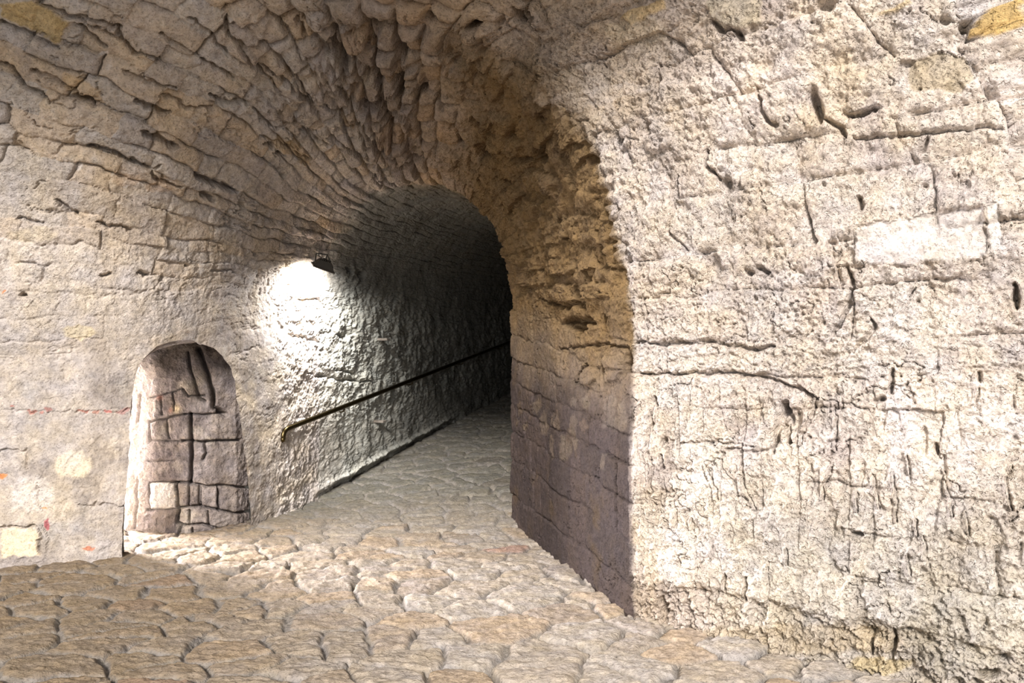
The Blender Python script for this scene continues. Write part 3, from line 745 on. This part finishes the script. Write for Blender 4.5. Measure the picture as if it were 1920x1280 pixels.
part('wall_pier', (ft >= 4.8) & (fs >= 2) & (fs < 3), M_pier, 'shaded brown inner side of the tunnel mouth, turning from the right wall')
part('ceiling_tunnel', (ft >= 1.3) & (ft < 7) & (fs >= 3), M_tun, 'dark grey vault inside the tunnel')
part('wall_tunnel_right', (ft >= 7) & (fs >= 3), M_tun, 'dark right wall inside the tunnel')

# far end of the tunnel
e = BASE[-1]; cen = e.mean(0)
fan = [[len(e), k, k+1] for k in range(len(e)-1)]
o = mesh_from('wall_tunnel_end', np.vstack([e, cen]), np.array(fan), M_tun, {'albedo': np.full((len(e)+1, 3), .3, np.float32)})
tag(o, 'far end of the dark tunnel', kind='structure')

# ---- the blocked wall seen through the doorway, the soffit and the side passage
def strip_surface(name, pts, nz, z0, z1, mat, fn, label, step=.008, top=None):
    """upright wall along a plan polyline; fn(u, z, P) -> (displacement, albedo)"""
    pts = np.array(pts, float)
    sl = np.concatenate([[0], np.cumsum(np.linalg.norm(np.diff(pts, axis=0), axis=1))])
    u = np.arange(0, sl[-1]+step, step); u[-1] = sl[-1]
    x = np.interp(u, sl, pts[:, 0]); y = np.interp(u, sl, pts[:, 1])
    k = 9; 
    z = np.linspace(z0, z1, nz)
    U, Z = np.meshgrid(u, z, indexing='ij')
    B = np.stack([np.broadcast_to(x[:, None], U.shape), np.broadcast_to(y[:, None], U.shape), Z], -1)
    n = grid_normals(B)
    n = n*np.sign(np.sum(n*(np.array([-2.6, 4., 1.])-B), -1, keepdims=True)+1e-9)[len(u)//6:len(u)//6+1, :1]
    d, alb = fn(U, Z, B)
    Pn = B+n*d[..., None]
    o = mesh_from(name, Pn.reshape(-1, 3), grid_faces(*U.shape), mat, {'albedo': alb.reshape(-1, 3)})
    tag(o, label, kind='structure')
    return o

# plan of the blocked wall: from the jamb on the right, curving away to the left
bw = [(-2.735, 7.10), (-2.80, 6.93), (-2.95, 6.80), (-3.2, 6.72), (-3.5, 6.70), (-3.8, 6.78), (-4.3, 7.05), (-5.2, 7.6), (-6.6, 8.5)]
def bw_px(U, Z, B):
    return project(B)
# the joints of the blocked doorway, as they run in the photograph
bj = [  # (polyline px, half width m, depth m)
 ([(352, 660), (356, 690), (366, 720), (372, 745), (384, 752)], .010, .05),
 ([(372, 655), (385, 690), (397, 730), (402, 765), (424, 776)], .016, .09),
 ([(340, 728), (352, 742), (384, 741)], .007, .03),
 ([(357, 776), (358, 820), (360, 870), (357, 905)], .012, .07),
 ([(345, 776), (400, 776), (425, 775)], .007, .03),
 ([(340, 826), (380, 828), (420, 826), (452, 824)], .009, .06),
 ([(384, 830), (387, 850), (382, 862)], .009, .04),
 ([(330, 903), (358, 904), (388, 912), (410, 908), (440, 912), (466, 914)], .008, .04),
 ([(332, 905), (334, 950)], .008, .04),
 ([(356, 908), (354, 948)], .006, .03), ([(372, 912), (374, 948)], .007, .03),
 ([(376, 912), (378, 950)], .006, .03), ([(410, 912), (410, 955)], .009, .05),
 ([(335, 950), (375, 948), (408, 955), (440, 962), (468, 958)], .008, .045),
 ([(336, 955), (332, 978), (345, 985), (380, 982), (412, 992), (440, 988)], .009, .05),
 ([(356, 956), (356, 980)], .006, .03), ([(390, 958), (392, 984)], .006, .03),
 ([(340, 985), (336, 1002)], .008, .03), ([(360, 990), (362, 1004)], .007, .03), ([(400, 990), (405, 1004)], .007, .03),
 ([(280, 745), (310, 738), (340, 728)], .005, .02), ([(300, 745), (302, 776)], .006, .02), ([(322, 735), (326, 770)], .005, .02),
 ([(312, 786), (316, 822)], .006, .03), ([(282, 790), (345, 776)], .006, .03), ([(282, 826), (340, 826)], .006, .02),
 ([(280, 790), (280, 830)], .007, .02), ([(262, 740), (258, 790)], .008, .02), ([(275, 865), (330, 862)], .005, .015),
 ([(278, 905), (330, 903)], .006, .02), ([(280, 908), (280, 955)], .006, .02), ([(256, 900), (254, 990)], .008, .02), ([(275, 955), (330, 952)], .006, .02),
]
def blocked(U, Z, B):
    p = (B[..., 0], B[..., 1], B[..., 2])
    X, Y = project(B)
    m = 1280/np.maximum(B[..., 1], 1)                # px per metre
    wx = X+3*fbm(p, 9, 3, off=7); wy = Y+3*fbm(p, 9, 3, off=9)
    d = .022*fbm(p, 6, 4, off=3)+.014*fbm(p, 18, 4, off=4)+.03*fbm(p, 2, 2, off=5)+.008*ridged(p, 16, 3)
    near = np.full(U.shape, 99.)
    for pl, hw, dep in bj:
        ds = np.full(U.shape, 1e9)
        for (x1, y1), (x2, y2) in zip(pl[:-1], pl[1:]):
            L2 = (x2-x1)**2+(y2-y1)**2
            t = np.clip(((wx-x1)*(x2-x1)+(wy-y1)*(y2-y1))/L2, 0, 1)
            ds = np.minimum(ds, np.hypot(wx-x1-t*(x2-x1), wy-y1-t*(y2-y1)))
        dm = ds/m
        d = d-1.6*dep*np.exp(-(dm/hw/1.25)**2)
        near = np.minimum(near, dm)
    d = d-.012*np.exp(-near/.02)
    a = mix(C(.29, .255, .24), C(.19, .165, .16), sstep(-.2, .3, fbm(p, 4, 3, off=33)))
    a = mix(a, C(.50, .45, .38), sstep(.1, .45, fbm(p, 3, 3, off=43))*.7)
    a = a*(1-.45*sstep(1.35, 1.8, Z+.2*fbm(p, 3, 2, off=53)))[..., None]   # shade under the arch, painted in as darker blocks
    pale = inpoly(wx, wy, [(280, 905), (330, 905), (331, 952), (281, 955)]).astype(float)
    a = mix(a, C(.72, .69, .66), pale*.9); d = d+.012*pale
    a = mix(a, C(.68, .62, .60), (1-sstep(262, 300, wx+.06*(wy-800)))*.7)  # paler left edge: passage daylight painted onto the wall
    red = np.exp(-(((wx-298)/6)**2+((wy-745)/5)**2))+np.exp(-(((wx-320)/4)**2+((wy-770)/5)**2))
    a = mix(a, C(.55, .30, .24), np.clip(red, 0, 1)*.8)
    pch = np.exp(-(((wx-331)/8)**2+((wy-768)/8)**2)); a = mix(a, C(.75, .62, .40), np.clip(pch, 0, 1)*.8)
    return d, a
M_block = stone_mat('dark_infill_blocks', bump=.9, pit=.25)
strip_surface('door_blocked', bw, 340, -.1, 2.3, M_block, blocked,
              'blocked arched doorway filled with dark cracked stone blocks', step=.006)

# soffit and jambs of the arch: from the edge curve straight back to the blocked wall
nb = 40
back_dir = np.array([-.30, .95, 0.])
tgt = []
bwa = np.array(bw)
for k, q in enumerate(edge3):
    # aim: x shrinks to the left a little, y ends just behind the blocked wall
    f = k/(len(edge3)-1)
    dx = -.10-.0*f
    dirv = np.array([-.8 if f < .26 else (-.8+(f-.26)/.25*.6 if f < .51 else -.2), 1.0, 0])
    dep = .22 if f < .27 else (.22+(f-.27)/.06*.95 if f < .33 else (1.15-(f-.33)/.2*.25 if f < .53 else .9-(f-.53)/.47*.55))
    tgt.append(q+dirv*dep)
tgt = np.array(tgt)
fr = np.linspace(0, 1, nb)
SF = edge3[:, None, :]*(1-fr[None, :, None])+tgt[:, None, :]*fr[None, :, None]
ns = grid_normals(SF)
ctr = edge3.mean(0)
if np.sum(ns[130, 5]*(ctr-SF[130, 5])) < 0: ns = -ns
sp = (SF[..., 0], SF[..., 1], SF[..., 2])
ds_ = (.02*fbm(sp, 5, 4, off=61)+.010*fbm(sp, 18, 3, off=62)+.006*ridged(sp, 14, 2))*sstep(0, .12, fr)[None, :]
SFd = SF+ns*ds_[..., None]
sa = mix(C(.30, .27, .25), C(.20, .18, .17), sstep(-.2, .3, fbm(sp, 4, 3, off=63)))  # soffit shade set into its dark stone colours
o = mesh_from('trim_arch', SFd.reshape(-1, 3), grid_faces(len(edge3), nb), M_block, {'albedo': sa.reshape(-1, 3)})
tag(o, 'curved stone soffit and jambs of the low arched doorway', kind='structure')

# side passage behind the left wall (its left wall and roof)
def plain_wall(name, pts, z0, z1, label):
    def fn(U, Z, B):
        p = (B[..., 0], B[..., 1], B[..., 2])
        return .03*fbm(p, 3, 3), np.zeros(B.shape)+C(.62, .58, .52)
    return strip_surface(name, pts, 60, z0, z1, M_left, fn, label, step=.04)
plain_wall('wall_passage', [(-3.42, 6.02), (-4.2, 6.25), (-5.0, 6.6), (-6.4, 7.3)], -.1, 2.4, 'near wall of the side passage behind the left wall')
u, v = np.meshgrid(np.linspace(0, 1, 30), np.linspace(0, 1, 12), indexing='ij')
ra = np.array([-3.3, 6.0]); 
lo_ = np.stack([np.interp(u, [0, .25, .6, 1], [-3.3, -3.8, -4.6, -6.4]), np.interp(u, [0, .25, .6, 1], [5.98, 6.05, 6.4, 7.3])], -1)
hi_ = np.stack([np.interp(u, [0, .25, .6, 1], [-3.2, -3.8, -4.6, -6.6]), np.interp(u, [0, .25, .6, 1], [6.95, 6.95, 7.35, 8.5])], -1)
pr = lo_*(1-v[..., None])+hi_*v[..., None]
pr = np.concatenate([pr, (2.05+.12*np.sin(v*math.pi))[..., None]], -1)
o = mesh_from('ceiling_passage', pr.reshape(-1, 3), grid_faces(30, 12), M_left, {'albedo': np.full((360, 3), .5, np.float32)})
tag(o, 'low roof of the side passage', kind='structure')

# ------------------------------------------------------------------ floor
def geo_rows():
    ys = [-6.]
    while ys[-1] < 2.6: ys.append(ys[-1]+.06)
    while ys[-1] < 13.6:
        yy = ys[-1]; ys.append(yy+max(yy*yy/(1280*1.6)*1.15, .0045)/Q if yy < 6.5 else yy+(.024+.004*(yy-6.5))/Q*.75)
    while ys[-1] < 22: ys.append(ys[-1]+.25)
    return np.array(ys)
fy = geo_rows()
kx = np.concatenate([np.linspace(-3.2, -1.0, 60)[:-1], np.linspace(-1.0, 1.0, int(1500*Q)), np.linspace(1.0, 3.2, 60)[1:]])
FY, KX = np.meshgrid(fy, kx, indexing='ij')
FX = KX*np.maximum(FY, 2.6)
print('floor verts', FX.size)
fp = (FX, FY, FX*0)
q1 = fbm(fp, 1.2, 3, off=201); q2 = fbm(fp, 1.2, 3, off=207); q3 = fbm(fp, 5, 3, off=211); q4 = fbm(fp, 5, 3, off=217)
wx_ = FX+.16*q1+.055*q3; wy_ = FY+.14*q2+.05*q4
ed, ci, cj, lx, ly = voronoi(wx_, wy_, .37, .27, 5, .98)
hr_ = h2(ci, cj, 1); hr2 = h2(ci, cj, 2); hr3 = h2(ci, cj, 3); hr4 = h2(ci, cj, 4)
gapw = .008+.014*sstep(-.1, .4, q1)
prof = 1-np.exp(-(np.maximum(ed-gapw*.6+.006*fbm(fp, 22, 3, off=261), 0)/.014)**1.3)
lam = fbm((FX*1.0, FY*3.2, FX*0), 9, 4, .6, off=221)           # bedding ridges in the stone tops
lam2 = ridged((FX*.8, FY*2.6, FX*0+hr_*5), 7, 3, off=225)
fd = prof*.020+(hr_-.5)*.014+(hr2-.5)*lx*.07+(hr3-.5)*ly*.09
fd = fd+prof*(.014*lam+.014*lam2+.012*fbm(fp, 7, 3, off=231))+.004*fbm(fp, 30, 3, off=235)
mort = 1-sstep(gapw*.6, gapw*.6+.02, ed)
opn = sstep(-.05, .3, fbm(fp, 2.4, 3, off=241))*sstep(-3.5, -1., FX+.4*FY-1.6)   # open joints; the lower left is pointed flush
fd = fd-mort*opn*.030+.02*fbm(fp, .8, 2, off=251)
FZ = ground(FX, FY)+fd-.025
stone_c = mix(C(.62, .54, .45), C(.66, .60, .54), hr_)
stone_c = mix(stone_c, C(.64, .47, .31), sstep(.55, .95, hr4)*.55)
stone_c = mix(stone_c, C(.50, .44, .40), sstep(.75, 1., hr3)*.6)
stone_c = mix(stone_c, C(.58, .33, .26), sstep(.965, .97, hr2)*.6)
lowleft = 1-sstep(-2.6, -.2, FX+.25*(FY-4)+.5*q1)
stone_c = mix(stone_c, C(.42, .32, .21), lowleft*.8)  # shadow of the left wall put into the paving colour
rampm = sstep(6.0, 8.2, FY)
stone_c = mix(stone_c, mix(C(.27, .265, .235), C(.19, .19, .165), hr_), rampm*.9)  # fading light up the ramp put into darker stones
stone_c = stone_c*(1+.16*lam[..., None])
mc = mix(C(.44, .41, .38), C(.38, .36, .34), q3)
mort = np.clip(mort*(1+.6*lowleft), 0, 1)
FA = mix(stone_c, mc, mort*.85)*(.70-.16*(rampm+lowleft))[..., None]*(1+.35*fbm(fp, 26, 3, off=271)[..., None])  # ramp and lower left dimmed again as painted shade
ff = grid_faces(*FX.shape)
FV = np.stack([FX, FY, FZ], -1)
nf = np.cross(np.gradient(FV, axis=0), np.gradient(FV, axis=1))
if nf[100, 100, 2] < 0: ff = ff[:, ::-1]
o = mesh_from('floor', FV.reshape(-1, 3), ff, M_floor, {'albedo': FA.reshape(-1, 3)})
tag(o, 'irregular worn flagstone paving rising as a ramp into the tunnel', kind='structure')

# ------------------------------------------------------------------ things
def empty(name, loc, label, cat, group=None):
    o = bpy.data.objects.new(name, None); o.empty_display_size = .1; col.objects.link(o); o.location = loc
    return tag(o, label, cat, group)
def local(o, V): return np.asarray(V)-np.array(o.location)
def tube(pts, r, n=14, caps=True):
    pts = np.array(pts, float); m_ = len(pts)
    rr_ = np.full(m_, r) if np.isscalar(r) else np.array(r)
    T = np.gradient(pts, axis=0); T /= np.linalg.norm(T, axis=1)[:, None]
    up = np.array([.3, -.8, .5]); V = []
    nrm_ = np.cross(T[0], up); nrm_ /= np.linalg.norm(nrm_)
    for k in range(m_):
        nrm_ = nrm_-T[k]*nrm_.dot(T[k]); nrm_ /= np.linalg.norm(nrm_)
        bn = np.cross(T[k], nrm_)
        for a_ in range(n):
            th = 2*math.pi*a_/n
            V.append(pts[k]+rr_[k]*(math.cos(th)*nrm_+math.sin(th)*bn))
    Fc = [[k*n+a_, k*n+(a_+1) % n, (k+1)*n+(a_+1) % n, (k+1)*n+a_] for k in range(m_-1) for a_ in range(n)]
    if caps:
        V += [pts[0], pts[-1]]; c0 = m_*n; c1 = c0+1
        Fc += [[c0, (a_+1) % n, a_, a_] for a_ in range(n)]; Fc += [[c1, (m_-1)*n+a_, (m_-1)*n+(a_+1) % n, (m_-1)*n+(a_+1) % n] for a_ in range(n)]
    return V, Fc
def poly_obj(name, V, Fc, mat, parent=None, smooth=True, bevel=0):
    me = bpy.data.meshes.new(name)
    me.from_pydata([tuple(v) for v in V], [], [tuple(dict.fromkeys(f)) for f in Fc]); me.update()
    me.polygons.foreach_set('use_smooth', [smooth]*len(me.polygons))
    me.materials.append(mat)
    o = bpy.data.objects.new(name, me); col.objects.link(o)
    if parent: o.parent = parent
    if bevel:
        b_ = o.modifiers.new('bevel', 'BEVEL'); b_.width = bevel; b_.segments = 2
    return o
def box_vf(c, ax, ay, az, hx, hy, hz, tx=1., ty=1.):
    """a box on three axes whose +z end is scaled by tx, ty"""
    V = []
    for sz in (-1, 1):
        kx2, ky2 = (1, 1) if sz < 0 else (tx, ty)
        for sx, sy in ((-1, -1), (1, -1), (1, 1), (-1, 1)):
            V.append(c+ax*hx*sx*kx2+ay*hy*sy*ky2+az*hz*sz)
    return V, [[3, 2, 1, 0], [4, 5, 6, 7], [0, 1, 5, 4], [1, 2, 6, 5], [2, 3, 7, 6], [3, 0, 4, 7]]

# handrail on the ramp wall
nw = np.array([.918, -.397, 0.])
def shell_at(px, py):
    k = at(px, py)[2]
    return P[k], NB[k]
P0 = np.array([-2.49, 7.42, .925]); P1 = np.array([.02, 13.24, 2.13])
dr_ = (P1-P0)/np.linalg.norm(P1-P0); P2 = P1+dr_*1.6
h_ = empty('handrail', (P0[0], P0[1], 0), 'dark bronze pipe handrail climbing the left wall beside the ramp', 'handrail')
dn = np.array([0, 0, -1.])
bend = []
for k in range(9):
    a_ = k/8*math.radians(74); 
    bend.append(a_)
c0 = P0+dr_*.09
pts = [P2]
for k in np.linspace(0, 1, 30)[1:]: pts.append(P2*(1-k)+c0*k)
for k in np.linspace(0, 1, 9)[1:]:
    q = c0*(1-k)**2+2*k*(1-k)*P0+(P0+dn*.085)*k*k
    pts.append(q)
V_, F_ = tube(pts, .0285)
poly_obj('rail', local(h_, V_), F_, M_bronze, h_)
V_, F_ = tube([P0+dn*.08, P0+dn*.105, P0+dn*.125-nw*.03, P0+dn*.13-nw*.13], [.0285, .027, .022, .022])
poly_obj('end_return', local(h_, V_), F_, M_bronze, h_)
V_, F_ = tube([P0+dn*.13-nw*.075, P0+dn*.13-nw*.15], .05, 20)
poly_obj('wall_rosette', local(h_, V_), F_, M_bronze, h_)
for f_ in (.17, .42, .67, .92):
    q = P0+(P1-P0)*f_
    V_, F_ = tube([q+dn*.02, q+dn*.055-nw*.01, q+dn*.07-nw*.04, q+dn*.07-nw*.16], .009, 10)
    b_ = poly_obj('rail_bracket', local(h_, V_), F_, M_bronze, h_)

# floodlight
mt, mn = shell_at(599, 476)
ray = np.array([(607-960)/F, 1, (HZ-498)/F])
cf = CAM+ray*(mt[1]-.27)
az = np.array([-.42, .22, -.88]); az /= np.linalg.norm(az)
ax = np.array([.78, .50, -.30]); ax -= az*ax.dot(az); ax /= np.linalg.norm(ax); ay = np.cross(az, ax)
fl = empty('floodlight', tuple(mt), 'small dark lit floodlight on a bracket high on the left tunnel wall', 'floodlight')
V_, F_ = box_vf(cf-az*.022, ax, ay, -az, .115, .075, .040, .55, .5)
hs = poly_obj('housing', local(fl, V_), F_, M_iron, fl, False, .006)
V_, F_ = [], []
for k in range(6):
    v2, f2 = box_vf(cf-az*.066+ax*(-.05+.02*k), ax, ay, -az, .003, .036, .012)
    F_ += [[i_+len(V_) for i_ in q] for q in f2]; V_ += v2
fn_ = poly_obj('cooling_fins', local(fl, V_), F_, M_iron, hs, False)
V_, F_ = box_vf(cf+az*.026, ax, ay, az, .125, .085, .008)
poly_obj('front_frame', local(fl, V_), F_, M_iron, fl, False, .003)
M_lens, nt_, b2 = new_mat('floodlight_glass')
b2.inputs['Base Color'].default_value = (.9, .9, .9, 1); b2.inputs['Emission Color'].default_value = (1, .99, .95, 1); b2.inputs['Emission Strength'].default_value = 60
V_, F_ = box_vf(cf+az*.0355, ax, ay, az, .105, .066, .0015)
poly_obj('lens', local(fl, V_), F_, M_lens, fl, False)
# yoke: two arms from the housing ends up to a cross bar, a stalk into the wall
e1 = cf+ax*.105-az*.01; e2 = cf-ax*.105-az*.01
tp = np.array([-.10, .12, .95]); tp /= np.linalg.norm(tp)
b1 = e1*.72+e2*.28+tp*.135; b2_ = e2*.9+e1*.1+tp*.10
V_, F_ = tube([e1, b1, b1*.98+b2_*.02], .008, 6); V2, F2 = tube([b1, b2_], .008, 6); V3, F3 = tube([b2_, e2], .008, 6)
F_ = F_+[[i_+len(V_) for i_ in q] for q in F2]; V_ = list(V_)+list(V2)
F_ = F_+[[i_+len(V_) for i_ in q] for q in F3]; V_ = V_+list(V3)
poly_obj('yoke', local(fl, V_), F_, M_iron, fl, False)
bm_ = (b1+b2_)/2
V_, F_ = tube([bm_, mt+mn*.0, mt-mn*.08], .012, 8)
poly_obj('wall_stalk', local(fl, V_), F_, M_iron, fl)
V_, F_ = tube([cf-az*.06, cf-az*.10+tp*.02, cf*.5+mt*.5+np.array([0, 0, .02]), mt-mn*.03-np.array([.03, 0, 0])], .006, 8)
poly_obj('power_cable', local(fl, V_), F_, M_iron, fl)

# two iron stubs left in the ramp wall
for px, py, lab in ((708, 637, 'small iron stub sticking out of the tunnel wall above the handrail'), (703, 789, 'small iron stub sticking out of the tunnel wall below the handrail')):
    q, n_ = shell_at(px, py)
    t_ = np.array([D[0], D[1], 0]); u_ = np.array([0, 0, 1.])
    V_, F_ = box_vf(q+nw*.05, t_, u_, nw, .045, .019, .10, .85, .8)
    o_ = poly_obj('iron_stub', V_-q, F_, M_rust, None, False, .003); o_.location = q
    tag(o_, lab, 'iron stub')


# ------------------------------------------------------------------ light
def lamp(name, kind, loc, aim, power, colr=(1, 1, 1), size=None, sy=None):
    ld = bpy.data.lights.new(name, kind); ld.energy = power; ld.color = colr
    o = bpy.data.objects.new(name, ld); col.objects.link(o); o.location = loc
    o.rotation_euler = (Vector(aim)-Vector(loc)).to_track_quat('-Z', 'Y').to_euler()
    if kind == 'AREA':
        ld.shape = 'RECTANGLE'; ld.size = size; ld.size_y = sy or size
    return o, ld
w = bpy.data.worlds.new('sky'); scn.world = w; w.use_nodes = True
bg = w.node_tree.nodes['Background']; bg.inputs[0].default_value = (.97, .98, 1, 1); bg.inputs[1].default_value = .62
s_, sd = lamp('sun', 'SUN', (0, -6, 6), (0, -6, 6), 3.3, (1, .955, .91))
s_.rotation_euler = Vector((.07, .87, -.48)).to_track_quat('-Z', 'Y').to_euler(); sd.angle = math.radians(14)
# daylight at the outer end of the side passage
lamp('passage_daylight', 'AREA', (-6.25, 7.75, 1.1), (-3.3, 6.1, .1), 1150, (1, .96, .98), .9, 1.9)

o_, ld_ = lamp('floodlight_lamp', 'AREA', tuple(cf+az*.05), tuple(cf+az), 42, (1, .985, .95), .2, .13)
ld_.spread = math.radians(165)

# ------------------------------------------------------------------ camera
cd = bpy.data.cameras.new('camera'); cam = bpy.data.objects.new('camera', cd); col.objects.link(cam)
cam.location = CAM; cam.rotation_euler = (math.radians(90), 0, 0)
cd.sensor_width = 36; cd.lens = 24; cd.shift_y = 50/1920; cd.clip_start = .05; cd.clip_end = 200
scn.camera = cam
scn.view_settings.view_transform = 'Standard'; scn.view_settings.look = 'None'
scn.view_settings.gamma = 1; scn.view_settings.use_curve_mapping = False
scn.view_settings.exposure = .86
scn.cycles.max_bounces = 5; scn.cycles.diffuse_bounces = 2
